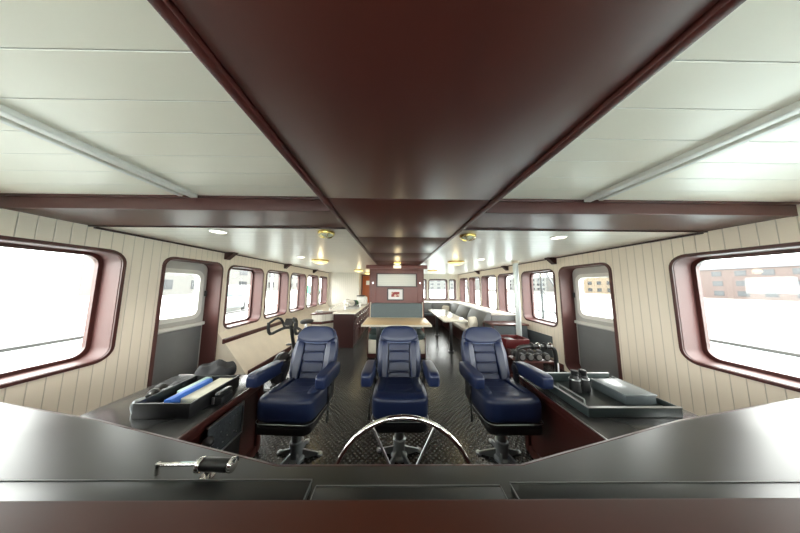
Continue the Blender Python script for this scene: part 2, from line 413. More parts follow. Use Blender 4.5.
# --- side doors in their recesses
def side_door(n, X, sgn, y0, y1):
    root = build('door_%d' % n, MB().ring(hole_pts(y0, y1, 0.04, 1.86, 0.13), hole_pts(y0+0.03, y1-0.03, 0.06, 1.83, 0.11), X-sgn*0.016, X+sgn*T, 'YZ'), REVEAL, kind='structure')
    Xd = X+sgn*(T+0.01)
    G = hole_pts(y0+0.16, y1-0.16, 1.02, 1.66, 0.09)
    build('door_leaf', MB().holes([(y0-0.05, 0.0), (y1+0.05, 0.0), (y1+0.05, 1.9), (y0-0.05, 1.9)], [G], Xd, 'YZ', thick=sgn*0.04), GREYW, root)
    build('door_leaf_panel', MB().box((Xd-sgn*0.008, (y0+y1)/2, 0.43), (0.014, y1-y0-0.10, 0.80), 0.003), GREYDOOR, root)
    build('door_rail', MB().box((Xd-sgn*0.02, (y0+y1)/2, 0.875), (0.06, y1-y0-0.06, 0.05), 0.008), WHITE, root)
    build('door_window_frame', MB().ring(hole_pts(y0+0.10, y1-0.10, 0.96, 1.72, 0.13), hole_pts(y0+0.165, y1-0.165, 1.025, 1.655, 0.085), Xd-sgn*0.035, Xd+sgn*0.045, 'YZ'), WHITE, root)
    build('pane', MB().prism(hole_pts(y0+0.16, y1-0.16, 1.02, 1.66, 0.09), Xd+sgn*0.015, Xd+sgn*0.022, 'YZ'), GLASS, root)
    build('door_latch', MB().box((Xd-sgn*0.05, y1-0.07, 1.35), (0.03, 0.02, 0.09), 0.004), DARK, root)
    portals.append(((Xd+sgn*0.06, (y0+y1)/2, 1.34), y1-y0-0.32, 0.64, 'L' if sgn < 0 else 'R'))
side_door(2, XL, -1, 2.45, 3.31)
side_door(3, XR, 1, 2.70, 3.58)
# skirting, cove line and handrails
for nm, X, s in (('left', XL, 1), ('right', XR, -1)):
    y0 = 3.34 if nm == 'left' else 3.61
    build('baseboard_'+nm, MB().box((X+s*0.012, (y0+YB)/2-(0.35 if nm == 'left' else 0), 0.05), (0.02, YB-y0-(0.72 if nm == 'left' else 0.02), 0.10), 0.004), WOODT, kind='structure')
    build('trim_%d' % (16 if nm == 'left' else 17), MB().box((X+s*0.012, (1.84+YB)/2-(0.35 if nm == 'left' else 0), ZC-0.010), (0.024, YB-1.84-(0.74 if nm == 'left' else 0.02), 0.020), 0.003), WOODD, kind='structure')
k = 18
for X, s, yy in ((XL, 1, (3.36, 5.15, 6.95)), (XR, -1, (3.66, 5.22, 7.0))):
    for y in yy:
        mb = MB(); mb.prism([(0, 0), (0.17, 0), (0.03, -0.125), (0, -0.125)], y-0.045, y+0.045, 'XZ')
        for v in mb.bm.verts: v.co.x = X+s*v.co.x; v.co.z = ZC+v.co.z
        build('trim_%d' % k, mb, WOODD, kind='structure'); k += 1

# daylight portals (guide sampling through the window openings)
for i, (c, wd, ht, d) in enumerate(portals):
    ld = bpy.data.lights.new('window_portal', 'AREA'); ld.shape = 'RECTANGLE'; ld.size = wd; ld.size_y = ht; ld.cycles.is_portal = True
    lo = bpy.data.objects.new('window_portal', ld); COL.objects.link(lo); lo.location = c
    lo.rotation_euler = {'L': (PI/2, 0, -PI/2), 'R': (PI/2, 0, PI/2), 'B': (-PI/2, 0, 0), 'F': (PI/2, 0, 0)}[d]

# ================================================================ CENTRE BULKHEAD AND ITS BENCH
BY = 4.80; bx = 0.045
bw = build('wall_bulkhead', MB().box((bx, BY+0.06, 1.0), (1.34, 0.12, 2.0)), WOODB, kind='structure')
build('trim_30', MB().box((bx, BY-0.02, 1.955), (1.50, 0.12, 0.09), 0.005), WOODB, kind='structure')
mb = MB()
for x in (-0.60, -0.47, 0.56, 0.69): mb.box((x, BY-0.008, 1.45), (0.025, 0.016, 0.90), 0.003)
mb.box((bx, BY-0.008, 1.86), (1.30, 0.016, 0.05), 0.003)
build('trim_31', mb, WOODB, kind='structure')
sh = thing('shutter_panel', 'pale slatted shutter panel set high in the mahogany bulkhead', 'shutter', (bx+0.0, BY, 1.50))
build('slats', MB().box((0, -0.010, 0.13), (0.94, 0.020, 0.29), 0.003), BLIND, sh)
build('shutter_frame', MB().ring([(-.5, -.04), (.5, -.04), (.5, .30), (-.5, .30)], [(-.47, -.015), (.47, -.015), (.47, .275), (-.47, .275)], -0.03, 0.0, 'XZ'), WOODD, sh)
pf = thing('framed_picture', 'small black framed picture with white mat and red image on the bulkhead', 'picture', (bx-0.03, BY-0.002, 1.16))
build('frame', MB().ring([(-.20, -.02), (.20, -.02), (.20, .27), (-.20, .27)], [(-.175, .005), (.175, .005), (.175, .245), (-.175, .245)], -0.035, 0.0, 'XZ'), DARK, pf)
build('mat_board', MB().box((0, -0.010, 0.125), (0.352, 0.012, 0.242)), PAPERW, pf)
def pic_mat():
    m = mat('red and white print', (0.45, 0.03, 0.02), 0.5, noise=(14, 0.9)); n = m.node_tree
    mx = [x for x in n.nodes if x.type == 'MIX'][0]
    mx.inputs['A'].default_value = (0.75, 0.6, 0.5, 1); mx.inputs['B'].default_value = (0.28, 0.02, 0.02, 1)
    r = n.nodes.new('ShaderNodeValToRGB'); r.color_ramp.elements[0].position = .42; r.color_ramp.elements[1].position = .5
    s = [x for x in n.nodes if x.type == 'TEX_NOISE'][0]; n.links.new(s.outputs['Fac'], r.inputs['Fac']); n.links.new(r.outputs['Color'], mx.inputs['Factor'])
    return m
build('print', MB().box((0, -0.018, 0.125), (0.20, 0.006, 0.12)), pic_mat(), pf)
sg = build('exit_light', MB().box((0, 0, 0), (0.19, 0.03, 0.075), 0.006), SIGNON, loc=(bx+0.01, BY-0.098, 1.955)); tag(sg, 'small lit white light box on the header board above the bulkhead', 'light')
for i, x in enumerate((-0.535, 0.625)):
    c = build('coat_hook', MB().cyl((0, 0, 0), (0, -0.012, 0), 0.018).cyl((0, -0.012, 0), (0, -0.04, 0), 0.008).sph((0, -0.045, 0), 0.013), CHROME, loc=(x, BY-0.0005-0.016*0, 1.56))
    tag(c, ('left' if i == 0 else 'right') + ' small chrome knob on the mahogany bulkhead beside the shutter', 'hook', 'bulkhead knobs')

bn = thing('banquette', 'grey green upholstered bench against the mahogany bulkhead behind the pale table', 'bench', (bx, BY, 0))
build('bench_base', MB().box((0, -0.33, 0.205), (1.18, 0.58, 0.33), 0.006), CREAM, bn)
build('plinth', MB().box((0, -0.33, 0.02), (1.14, 0.54, 0.04)).box((0, -0.625, 0.06), (1.19, 0.012, 0.07)), WOODT, bn)
for x in (-0.60, 0.60): build('side_edge', MB().box((x, -0.33, 0.21), (0.016, 0.60, 0.40), 0.003), WOODT, bn)
build('seat_cushion', MB().pillow((0, -0.34, 0.43), (1.20, 0.62, 0.13), 8, 8), GREEND, bn)
build('back_cushion', MB().pillow((0, -0.07, 0.78), (1.22, 0.13, 0.60), 22, 10), GREYF, bn)
for x in (-0.625, 0.625): build('back_edge', MB().box((x, -0.06, 0.80), (0.012, 0.115, 0.60)), CREAM, bn)

tb = thing('dining_table', 'pale veneered table with cream edge in front of the bulkhead bench', 'table', (0.04, 4.23, 0))
build('tabletop', MB().prism([(-.66, -.42), (.66, -.42), (.66, .42), (-.66, .42)], 0.722, 0.747, bev=0.002), TABLE, tb)
build('table_edge', MB().ring([(-.675, -.435), (.675, -.435), (.675, .435), (-.675, .435)], [(-.66, -.42), (.66, -.42), (.66, .42), (-.66, .42)], 0.715, 0.749, 'XY'), CREAM, tb)
for x in (-0.36, 0.36):
    build('leg', MB().box((x, -0.20, 0.37), (0.09, 0.09, 0.70), 0.01).box((x, -0.20, 0.015), (0.14, 0.2, 0.03), 0.008), BLACKM, tb)

# ================================================================ HELM CHAIRS
def make_chair():
    t = thing('helm_chair', '', 'chair', (0, 0, 0), 0, 'navy leather helm chairs')
    # seat: rear low, front bulged, slight dish
    def seatf(v):
        v = v.copy(); u = v.y/0.26
        if v.z > 0: v.z -= 0.018*(1-min(1, (v.x/0.2)**2))*(0.4+0.6*(u > -0.6))
        v.z += -0.03*u*0.9
        v.x *= 1.0-0.07*max(0, u)
        return v
    build('seat', MB().pillow((0, 0.03, 0.508), (0.47, 0.52, 0.205), 6, 12, seatf), LEATH, t, sub=1)
    for i, y in enumerate((-0.02, 0.075, 0.17)):
        build('seat_panel', MB().pillow((0, y, 0.592-0.105*(y+0.0)), (0.25, 0.096, 0.022), 5, 6), LEATHI, t)
    for s in (-1, 1):
        build('seat_bolster', MB().pillow((s*0.165, 0.05, 0.592), (0.085, 0.36, 0.045), 3, 7, lambda v: Vector((v.x, v.y, v.z-0.1*v.y))), LEATH, t)
    build('seat_piping', MB().tube([(x, y+0.03, 0.418-0.1*y) for x, y in rrect(0.458, 0.508, 0.07, 5)], 0.0028, True, 6), STEEL, t)
    build('seat_pan', MB().prism(rrect(0.44, 0.50, 0.06, 5, 0, 0.03), 0.362, 0.418, bev=0.008), DARK, t)
    # backrest, reclined: local frame origin at the crease
    tilt = math.radians(-19); R = Matrix.Translation((0, 0.235, 0.518)) @ Matrix.Rotation(tilt, 4, 'X')
    H = 0.55
    def wid(u):           # half width along height (u 0..1)
        pts = [(0, 0.19), (0.18, 0.222), (0.5, 0.232), (0.72, 0.222), (0.86, 0.20), (0.97, 0.165), (1, 0.15)]
        for (a, x), (b, y) in zip(pts, pts[1:]):
            if u <= b: return x+(y-x)*(u-a)/(b-a)
        return 0.15
    def backf(v):
        u = (v.z+H/2)/H
        k = wid(min(1, max(0, u)))/0.235
        x = v.x*k; y = v.y - 0.035*math.exp(-((u-0.9)/0.13)**2) - 0.05*(abs(x)/0.23)**2 + 0.02
        return Vector((x, y, v.z+H/2))
    build('backrest', MB().pillow((0, 0.03, 0.0), (0.47, 0.10, H), 5, 14, backf, None), LEATH, t, sub=1).matrix_local = R
    # (children of the back share its frame)
    def part(name, mb, m):
        o = build(name, mb, m, t); o.matrix_local = R; return o
    for z, h in ((0.050, 0.100), (0.150, 0.094), (0.246, 0.094), (0.333, 0.076)):
        part('back_panel', MB().pillow((0, -0.018, z), (0.215, 0.040, h), 7, 8, lambda v: Vector((v.x*(1+0.15*(v.z+z-0.2)), v.y-0.05*(abs(v.x)/0.23)**2, v.z))), LEATHI)
    for sd in (-1, 1):
        def bol(v):
            z = v.z+0.20; u = z/H
            outer = wid(min(1, max(0, u)))-0.004; inner = 0.112
            k = (v.x/0.06+1)/2            # 0 inner .. 1 outer
            x = inner+(outer-inner)*k
            y = v.y-0.05*(x/0.23)**2 + (0.045*max(0, k-0.55)/0.45)
            if v.z > 0.12: z -= (1-k)*0.032*(v.z-0.12)/0.075*-0.2
            return Vector((sd*x, y, v.z))
        part('back_bolster', MB().pillow((0, -0.016, 0.198), (0.12, 0.070, 0.395), 5, 12, bol), LEATH)
    def headf(v):
        z = v.z+0.465; u = z/H
        k = wid(min(1, max(0, u)))/0.205*0.955
        t_ = (v.z+0.088)/0.176
        if t_ < 0.32: k *= 0.60+0.40*(t_/0.32)**0.8
        x = v.x*k
        return Vector((x, v.y-0.045*(abs(x)/0.23)**2, v.z))
    part('head_panel', MB().pillow((0, -0.016, 0.465), (0.41, 0.070, 0.176), 4.6, 14, headf), LEATH)
    pp = [(-0.208, -0.016, 0.455), (-0.175, -0.044, 0.412), (-0.118, -0.048, 0.382), (0, -0.042, 0.378), (0.118, -0.048, 0.382), (0.175, -0.044, 0.412), (0.208, -0.016, 0.455)]
    part('head_piping', MB().tube(pp, 0.003, False, 6, 2), PIPE)
    us = [0.06, 0.2, 0.35, 0.5, 0.65, 0.78, 0.88, 0.95]
    L_ = [(-wid(u)*0.985, -0.010, u*H) for u in us]
    part('edge_piping', MB().tube(L_+[(-0.10, -0.014, 0.548), (0.10, -0.014, 0.548)]+[(-x, y, z) for x, y, z in reversed(L_)], 0.0035, False, 6, 2), PIPE)
    part('back_shell', MB().prism([(x*0.96, z+H/2) for x, z in rrect(0.40, 0.46, 0.10, 6)], 0.065, 0.095, 'XZ', bev=0.006), DARK)
    # arms
    for s in (-1, 1):
        def armf(v):
            v = v.copy(); u = -v.y/0.20
            v.z += 0.012*u - 0.0*u*u
            return v
        a = build('armrest', MB().pillow((s*0.275, -0.015, 0.726), (0.098, 0.40, 0.118), 5.5, 10, armf), LEATH, t, sub=1)
        build('arm_bracket', MB().box((s*0.240, 0.16, 0.66), (0.022, 0.07, 0.20), 0.006).cyl((s*0.215, 0.15, 0.70), (s*0.255, 0.15, 0.70), 0.042), DARK, a)
        build('arm_bolt', MB().cyl((s*0.256, 0.13, 0.665), (s*0.262, 0.13, 0.665), 0.010), CHROME, a)
        build('side_bracket', MB().box((s*0.232, 0.16, 0.50), (0.016, 0.15, 0.16), 0.006), BLACKM, t)
    build('recline_lever', MB().tube([(-0.238, 0.10, 0.50), (-0.262, 0.04, 0.495), (-0.270, 0.0, 0.43), (-0.270, 0.0, 0.37)], 0.007, seg=8, smooth=1).cyl((-0.270, 0.0, 0.375), (-0.270, 0.0, 0.325), 0.011), DARK, t)
    build('height_knob', MB().cyl((-0.12, -0.08, 0.365), (-0.12, -0.08, 0.325), 0.020), DARK, t)
    build('swivel_handle', MB().cyl((0.06, -0.05, 0.35), (0.185, -0.09, 0.335), 0.012, 0.020, 12), DARK, t)
    build('swivel_plate', MB().cyl((0, 0.03, 0.315), (0, 0.03, 0.36), 0.08, 0.10, 24).box((0, 0.03, 0.355), (0.30, 0.32, 0.02), 0.008), BLACKM, t)
    p = build('pedestal', MB().lathe([(0.052, 0.0), (0.052, 0.125), (0.056, 0.127), (0.056, 0.15), (0.050, 0.155)], (0, 0.03, 0), 28), PED, t)
    build('post', MB().cyl((0, 0.03, 0.150), (0, 0.03, 0.335), 0.041, seg=24), STEEL, p)
    build('collar', MB().lathe([(0.070, 0.0), (0.070, 0.02), (0.062, 0.03), (0.053, 0.035)], (0, 0.03, 0)), PED, p)
    for i in range(5):
        a = -PI/2 + PI/5 + i*2*PI/5
        c, s_ = math.cos(a), math.sin(a)
        mb = MB(); mb.prism([(0.04, 0.0), (0.20, 0.0), (0.20, 0.012), (0.05, 0.075)], -0.008, 0.008, 'XZ')
        M = Matrix.Translation((0, 0.03, 0)) @ Matrix.Rotation(a, 4, 'Z')
        bmesh.ops.transform(mb.bm, matrix=M, verts=mb.bm.verts)
        mb.cyl((0.19*c, 0.03+0.19*s_, 0.0), (0.19*c, 0.03+0.19*s_, 0.012), 0.026, 0.024, 14)
        build('base_foot', mb, PED, t)
    return t
ch = make_chair()
ch.location = (0.05, 1.84, 0)
ch['label'] = 'navy leather helm chair in the middle, directly behind the steel wheel'
lc = dup(ch, (-0.845, 1.81, 0), math.radians(-2.5), 'navy leather helm chair beside the console with the papers and binoculars pile')
dup(ch, (0.950, 1.81, 0), math.radians(0.5), 'navy leather helm chair beside the console with the standing binoculars')

for c_ in lc.children:
    if c_.name.startswith('recline_lever'): c_.scale = (-1, 1, 1)
# ================================================================ HELM CONSOLE
cs = thing('helm_console', 'dark topped helm console with mahogany sides and red brown ledge across the foreground', 'console', (0, 0, 0))
dp = [(-2.3, 0.30), (-2.3, 1.06), (-1.20, 0.853), (-0.36, 0.652), (0.40, 0.652), (1.20, 0.853), (2.3, 1.06), (2.3, 0.30)]
build('desk_top', MB().prism(dp, 0.915, 0.950, bev=0.003), DESK, cs)
def off(poly, d): return [(x, y-d) if y > 0.5 else (x, y) for x, y in poly]
build('desk_body', MB().prism(off(dp, 0.02), 0.0, 0.914), WOODD, cs)
mb = MB(); e = dp[1:7]
mb.tube([(x, y+0.004, 0.934) for x, y in e], 0.013, seg=8)
build('desk_trim', mb, WOODT, cs)
build('ledge', MB().box((0, 0.03, 1.05), (4.6, 0.76, 0.10), 0.008), LEDGE, cs)
build('ledge_support', MB().box((0, -0.20, 0.5), (4.6, 0.28, 1.0)).box((0, 0.17, 0.96), (4.6, 0.46, 0.10)), WOODD, cs)
# raised lids over the instruments
for x0, x1, y1, m in ((-1.10, -0.222, 0.585, DESKL), (-0.205, 0.285, 0.568, DESKL), (0.315, 1.25, 0.575, DESKL)):
    l = build('instrument_lid', MB().box(((x0+x1)/2, (0.42+y1)/2, 0.960), (x1-x0, y1-0.42, 0.022), 0.004), m, cs)
    build('lid_edge_highlight', MB().box(((x0+x1)/2, y1+0.002, 0.970), (x1-x0, 0.003, 0.003)).box((x1, (0.42+y1)/2, 0.970), (0.003, y1-0.42, 0.003)).box((x0, (0.42+y1)/2, 0.970), (0.003, y1-0.42, 0.003)), EDGE, l)  # thin grey strips stand in for highlight lines along the lid edges
# side wings
def wing(s, xi):
    nm = 'port' if s < 0 else 'starboard'
    xo = 2.05
    t = thing('side_console', '', 'console')
    build('countertop', MB().prism([(s*xi, 0.872), (s*xo, 1.03), (s*xo, 1.96), (s*xi, 1.96)], 0.614, 0.642, bev=0.003), CTOP, t)
    build('counter_trim', MB().box((s*(xi-0.006), 1.42, 0.626), (0.016, 1.08, 0.034), 0.004).box((s*(xi+xo)/2, 1.964, 0.626), (xo-xi, 0.016, 0.034), 0.004), WOODT, t)
    build('cabinet_body', MB().prism([(s*(xi+.03), 0.885), (s*(xo-.01), 1.045), (s*(xo-.01), 1.94), (s*(xi+.03), 1.94)], 0.0, 0.613), WOODT, t)
    # panelled inner face
    mb = MB()
    for y in (0.94, 1.91): mb.box((s*(xi+0.020), y, 0.31), (0.022, 0.05, 0.60), 0.003)
    mb.box((s*(xi+0.020), 1.42, 0.585), (0.022, 0.93, 0.05), 0.003).box((s*(xi+0.020), 1.42, 0.04), (0.022, 0.93, 0.07), 0.003)
    build('panel_frame', mb, WOODT, t)
    return t
wl = wing(-1, 1.21); wl['label'] = 'low mahogany side console with charcoal top on the side of the paper tray'
wr = wing(1, 1.21); wr['label'] = 'low mahogany side console with charcoal top under the railed chart tray'
build('edge_strip', MB().box((1.196, 1.42, 0.646), (0.006, 1.07, 0.006)), STEEL, wr)
rk = thing('equipment_panel', 'grey speckled metal panel with steel edging on the console face below the papers', 'panel', (-1.198, 1.49, 0.20))
build('face_plate', MB().box((0.008, 0.0, 0.275), (0.012, 0.28, 0.21), 0.003), mat('speckled grey steel', (0.075, 0.085, 0.095), 0.35, 0.3, noise=(60, 0.9)), rk)
build('steel_edge', MB().box((0.012, 0.0, 0.385), (0.018, 0.30, 0.010), 0.002).box((0.012, 0.0, 0.165), (0.018, 0.30, 0.012), 0.002).box((0.012, 0.145, 0.275), (0.018, 0.010, 0.22), 0.002), STEEL, rk)
build('lower_plate', MB().box((0.008, 0.0, 0.06), (0.012, 0.28, 0.19), 0.003), BLACKM, rk)
mb = MB()
for i in range(14):
    y = random.uniform(-.12, .12); z = random.uniform(.19, .36); mb.cyl((0.013, y, z), (0.018, y, z), 0.005, seg=8)
build('screws', mb, STEEL, rk)
lv = thing('control_handle', 'upright steel handle with black ball top beside the speckled panel', 'handle', (-1.150, 1.315, 0.36))
build('shaft', MB().box((-0.018, 0, -0.02), (0.036, 0.05, 0.03), 0.004).cyl((0, 0, -0.02), (0, 0, 0.15), 0.017, 0.014), STEEL, lv)
build('ball_grip', MB().sph((0, 0, 0.165), 0.030), DARK, lv)

# steering wheel
sw = thing('steering_wheel', 'large polished steel ship steering wheel behind the desk edge', 'steering wheel', (0.035, 0.75, 0.775))
mb = MB()
Rw = 0.252
mb.tube([(Rw*math.cos(a), 0, Rw*math.sin(a)) for a in [2*PI*i/64 for i in range(64)]], 0.0085, True, 12)
build('rim', mb, CHROME, sw)
for a in (27, 90, 153, 207, 270, 333):
    a = math.radians(a)
    build('spoke', MB().cyl((0.03*math.sin(a), 0, 0.03*math.cos(a)), (0.246*math.sin(a), 0, 0.246*math.cos(a)), 0.0045, seg=10), STEEL, sw)
build('hub', MB().cyl((0, -0.02, 0), (0, 0.025, 0), 0.042, 0.036, 28, 0.004).cyl((0, -0.096, 0), (0, -0.02, 0), 0.020), STEEL, sw)

# throttle grip lying on the desk
tg = thing('throttle_grip', 'black grip with chrome ends on the desk top at the left', 'control lever', (-0.495, 0.615, 0.952))
build('grip', MB().cyl((-0.05, 0, 0.035), (0.028, -0.004, 0.035), 0.0155, 0.0155, 18, 0.003), DARK, tg)
for xa, xb in ((-0.062, -0.049), (0.028, 0.040)): build('end_cap', MB().cyl((xa, -0.002, 0.035), (xb, -0.002, 0.035), 0.018, seg=18, bev=0.003), CHROME, tg)
build('stem', MB().cyl((-0.035, 0, 0.0), (-0.035, 0, 0.026), 0.008).cyl((-0.035, 0, 0), (-0.035, 0, 0.006), 0.018), CHROME, tg)
build('rod', MB().cyl((-0.19, 0.01, 0.025), (-0.06, 0.001, 0.034), 0.005, seg=10).cyl((-0.19, 0.01, -0.001), (-0.19, 0.01, 0.029), 0.006, seg=10), CHROME, tg)

# ---- objects on the left wing
CT = 0.643
tr = thing('paper_tray', 'black open tray holding papers at the end of the left console', 'tray', (-1.49, 1.54, CT))
build('tray_body', MB().box((0, 0, 0.006), (0.36, 0.40, 0.012), 0.003).box((0.175, 0, 0.05), (0.012, 0.40, 0.085), 0.003).box((-0.175, 0, 0.05), (0.012, 0.40, 0.085), 0.003).box((0, 0.195, 0.05), (0.36, 0.012, 0.085), 0.003).box((0, -0.195, 0.05), (0.36, 0.012, 0.085), 0.003), DARK, tr)
for nm, lab, m, c, sz, a in (
        ('paper_stack', 'cream paper pad lying in the black tray nearest the chair', PAPER, (-1.40, 1.58, CT+0.044), (0.13, 0.30, 0.062), 0),
        ('paper_sheet', 'white paper sheets lying at the near end of the black tray', PAPERW, (-1.575, 1.42, CT+0.020), (0.10, 0.14, 0.014), 0),
        ):
    tag(build(nm, MB().box((0, 0, 0), sz, 0.002), m, loc=c), lab, 'paper')
b_ = build('folder', MB().box((0, 0, 0), (0.045, 0.30, 0.085), 0.004), BLUE, loc=(-1.49, 1.52, CT+0.056)); tag(b_, 'bright blue folder standing between papers in the black tray', 'folder')
b_ = build('booklet', MB().box((0, 0, 0), (0.05, 0.22, 0.075), 0.003), PAPERG, loc=(-1.545, 1.61, CT+0.051)); tag(b_, 'pale green booklet behind the blue folder in the tray', 'booklet')
def binoc(label, loc, rz, sc=1.0):
    t = thing('binoculars', label, 'binoculars', loc, rz, 'binoculars'); t.scale = (sc,)*3
    for s in (-1, 1):
        b = build('barrel', MB().lathe([(0.036, 0), (0.037, 0.012), (0.035, 0.05), (0.033, 0.085), (0.024, 0.115), (0.020, 0.12)], (s*0.044, 0, 0)), RUBBER, t)
        build('eyepiece', MB().lathe([(0.021, 0.118), (0.024, 0.125), (0.024, 0.155), (0.020, 0.158)], (s*0.040, 0, 0)), DARK, b)
        build('ring', MB().lathe([(0.0375, 0.088), (0.036, 0.096)], (s*0.043, 0, 0)), STEEL, b)
    build('bridge', MB().box((0, 0, 0.075), (0.05, 0.03, 0.05), 0.006).cyl((0, 0, 0.10), (0, 0, 0.135), 0.014, 0.012), DARK, t)
    return t
# binoculars lying on a cloth-wrapped heap
def heapf(v): 
    return Vector((v.x, v.y, v.z*(1+0.45*math.sin(v.x*38+1)*math.cos(v.y*34)) ))
b_ = build('jacket', MB().pillow((0, 0, 0.075), (0.30, 0.20, 0.15), 2.6, 14, heapf), CLOTH, loc=(-1.60, 1.845, CT)); tag(b_, 'crumpled dark grey jacket bundle just beyond the black tray', 'jacket')
bb = binoc('dark binoculars lying on their side in front of the grey bundle', (-1.76, 1.50, CT+0.038), 0.0)
bb.rotation_euler = (PI/2, 0, math.radians(25)); bb.location = (-1.80, 1.66, CT+0.038)
b_ = build('cup', MB().lathe([(0.03, 0), (0.037, 0.03), (0.036, 0.06), (0.025, 0.075)], (0, 0, 0)), LENSM, loc=(-1.73, 1.42, CT)); tag(b_, 'small grey domed cup standing by the tray corner', 'cup')
sp = thing('radio_handset', 'black handset in a wire cradle hooked beside the tray', 'handset', (-1.256, 1.53, CT)); sp.scale = (0.8,)*3
build('cradle', MB().box((0, 0, 0.035), (0.075, 0.13, 0.07), 0.012), DARK, sp)
build('handset_body', MB().pillow((0.0, 0, 0.088), (0.055, 0.15, 0.04), 4, 6), BLACKM, sp)
build('clip', MB().box((-0.03, -0.072, 0.045), (0.02, 0.012, 0.06), 0.003), STEEL, sp)

# ---- right wing tray with rails
rt = thing('chart_tray', 'dark green grey railed tray at the end of the right console', 'tray', (1.22, 1.0, CT))
build('tray_floor', MB().box((0.38, 0.58, 0.012), (0.62, 0.43, 0.022), 0.003), mat('slate tray', (0.02, 0.026, 0.026), 0.3), rt)
TR = mat('slate rim', (0.035, 0.048, 0.048), 0.3)
build('tray_rim', MB().box((0.07, 0.58, 0.030), (0.014, 0.45, 0.058), 0.003).box((0.69, 0.58, 0.030), (0.014, 0.45, 0.058), 0.003).box((0.38, 0.36, 0.030), (0.63, 0.014, 0.058), 0.003).box((0.38, 0.80, 0.045), (0.63, 0.014, 0.09), 0.003), TR, rt)
build('tray_lip', MB().box((0.07, 0.58, 0.060), (0.018, 0.45, 0.005)).box((0.38, 0.36, 0.060), (0.63, 0.018, 0.005)).box((0.38, 0.80, 0.091), (0.63, 0.018, 0.005)), EDGE, rt)
for (x, y0, y1) in ((0.085, 0.40, 0.62), (0.66, 0.52, 0.74)):
    build('grab_rail', MB().tube([(x, y0, 0.055), (x, y0, 0.088), (x, y1, 0.088), (x, y1, 0.055)], 0.006, seg=8, smooth=0), EDGE, rt)
binoc('black binoculars standing upright in the railed tray', (1.50, 1.64, CT+0.024), math.radians(8), 1.0)
nb = thing('instrument_box', 'grey flat instrument box beside the upright binoculars', 'box', (1.75, 1.56, CT+0.024))
build('box_body', MB().box((0, 0, 0.032), (0.22, 0.24, 0.064), 0.006), mat('light grey box', (0.10, 0.12, 0.13), 0.4), nb)
build('box_lid', MB().box((0, 0, 0.068), (0.23, 0.25, 0.012), 0.004), mat('pale grey lid', (0.16, 0.18, 0.19), 0.3), nb)

# ================================================================ LEFT SIDE: handrail, exercise bike, galley
hr = thing('wall_handrail', 'long varnished wooden handrail on the wall below the left windows', 'handrail', (XL, 3.4, 0.55))
build('rail', MB().box((0.10, 0.76, 0.01), (0.05, 1.66, 0.085), 0.014), WOODT, hr)
for y in (0.1, 0.76, 1.45): build('bracket', MB().box((0.04, y, 0.0), (0.085, 0.04, 0.03), 0.004), BLACKM, hr)

bk = thing('exercise_bike', 'black exercise bike with horned handlebars behind the left helm chair', 'exercise bike', (-1.70, 3.42, 0), math.radians(0))
build('frame_tube', MB().tube([(0, 0.62, 0.06), (0, 0.45, 0.40), (0, 0.12, 0.46), (0, -0.30, 0.30)], 0.035, seg=10, smooth=1), BLACKM, bk)
build('handlebar_stem', MB().tube([(0, 0.02, 0.40), (0, -0.10, 0.72), (0, -0.14, 0.86)], 0.028, seg=10, smooth=1), BLACKM, bk)
hb = MB()
for sx in (-1, 1):
    hb.tube([(0, -0.12, 0.80), (sx*0.10, -0.14, 0.80), (sx*0.19, -0.16, 0.76), (sx*0.20, -0.34, 0.74), (sx*0.20, -0.40, 0.80), (sx*0.20, -0.40, 0.93)], 0.022, seg=10, smooth=1)
    hb.tube([(sx*0.10, -0.14, 0.80), (sx*0.12, -0.20, 0.95), (sx*0.12, -0.34, 0.99), (sx*0.20, -0.38, 0.92)], 0.018, seg=8, smooth=1)
build('handlebar', hb, RUBBER, bk)
build('display', MB().box((0, -0.20, 0.90), (0.14, 0.03, 0.12), 0.01, Matrix.Rotation(math.radians(-35), 4, 'X')), DARK, bk)
build('flywheel', MB().cyl((-0.03, -0.36, 0.26), (0.03, -0.36, 0.26), 0.22, seg=36, bev=0.008), BLACKM, bk)
build('seat_post', MB().cyl((0, 0.36, 0.40), (0, 0.42, 0.78), 0.022), STEEL, bk)
build('saddle', MB().pillow((0, 0.42, 0.80), (0.20, 0.27, 0.07), 3, 7, lambda v: Vector((v.x*(1+1.6*v.y), v.y, v.z))), RUBBER, bk)
for y in (-0.55, 0.60): build('foot_bar', MB().cyl((-0.25, y, 0.03), (0.25, y, 0.03), 0.03), BLACKM, bk)
build('fork', MB().box((0.05, -0.25, 0.33), (0.02, 0.40, 0.05), 0.006, Matrix.Rotation(0.5, 4, 'X')).box((0, -0.46, 0.12), (0.05, 0.22, 0.05), 0.006, Matrix.Rotation(0.5, 4, 'X')), BLACKM, bk)
build('crank', MB().cyl((-0.10, 0.12, 0.30), (0.10, 0.12, 0.30), 0.025).box((0.09, 0.12, 0.22), (0.015, 0.03, 0.17)).box((-0.09, 0.12, 0.38), (0.015, 0.03, 0.17)).cyl((0, 0.12, 0.46), (0, 0.12, 0.28), 0.03), STEEL, bk)
for s in (-1, 1): build('pedal', MB().box((s*0.14, 0.12, 0.30-s*0.16), (0.09, 0.07, 0.02), 0.004), DARK, bk)
mb = MB(); mb.prism([(XL-0.01, 0.0), (-2.40, 0.0), (-2.40, 0.03), (XL-0.01, 0.70)], 3.34, 8.55, 'XZ')
build('wall_left_lower', mb, mat('cream lower wall paint', (0.74, 0.655, 0.54), 0.5), kind='structure')
build('trim_32', MB().box((-2.385, 5.0, 0.05), (0.022, 3.3, 0.10), 0.004), WOODT, kind='structure')

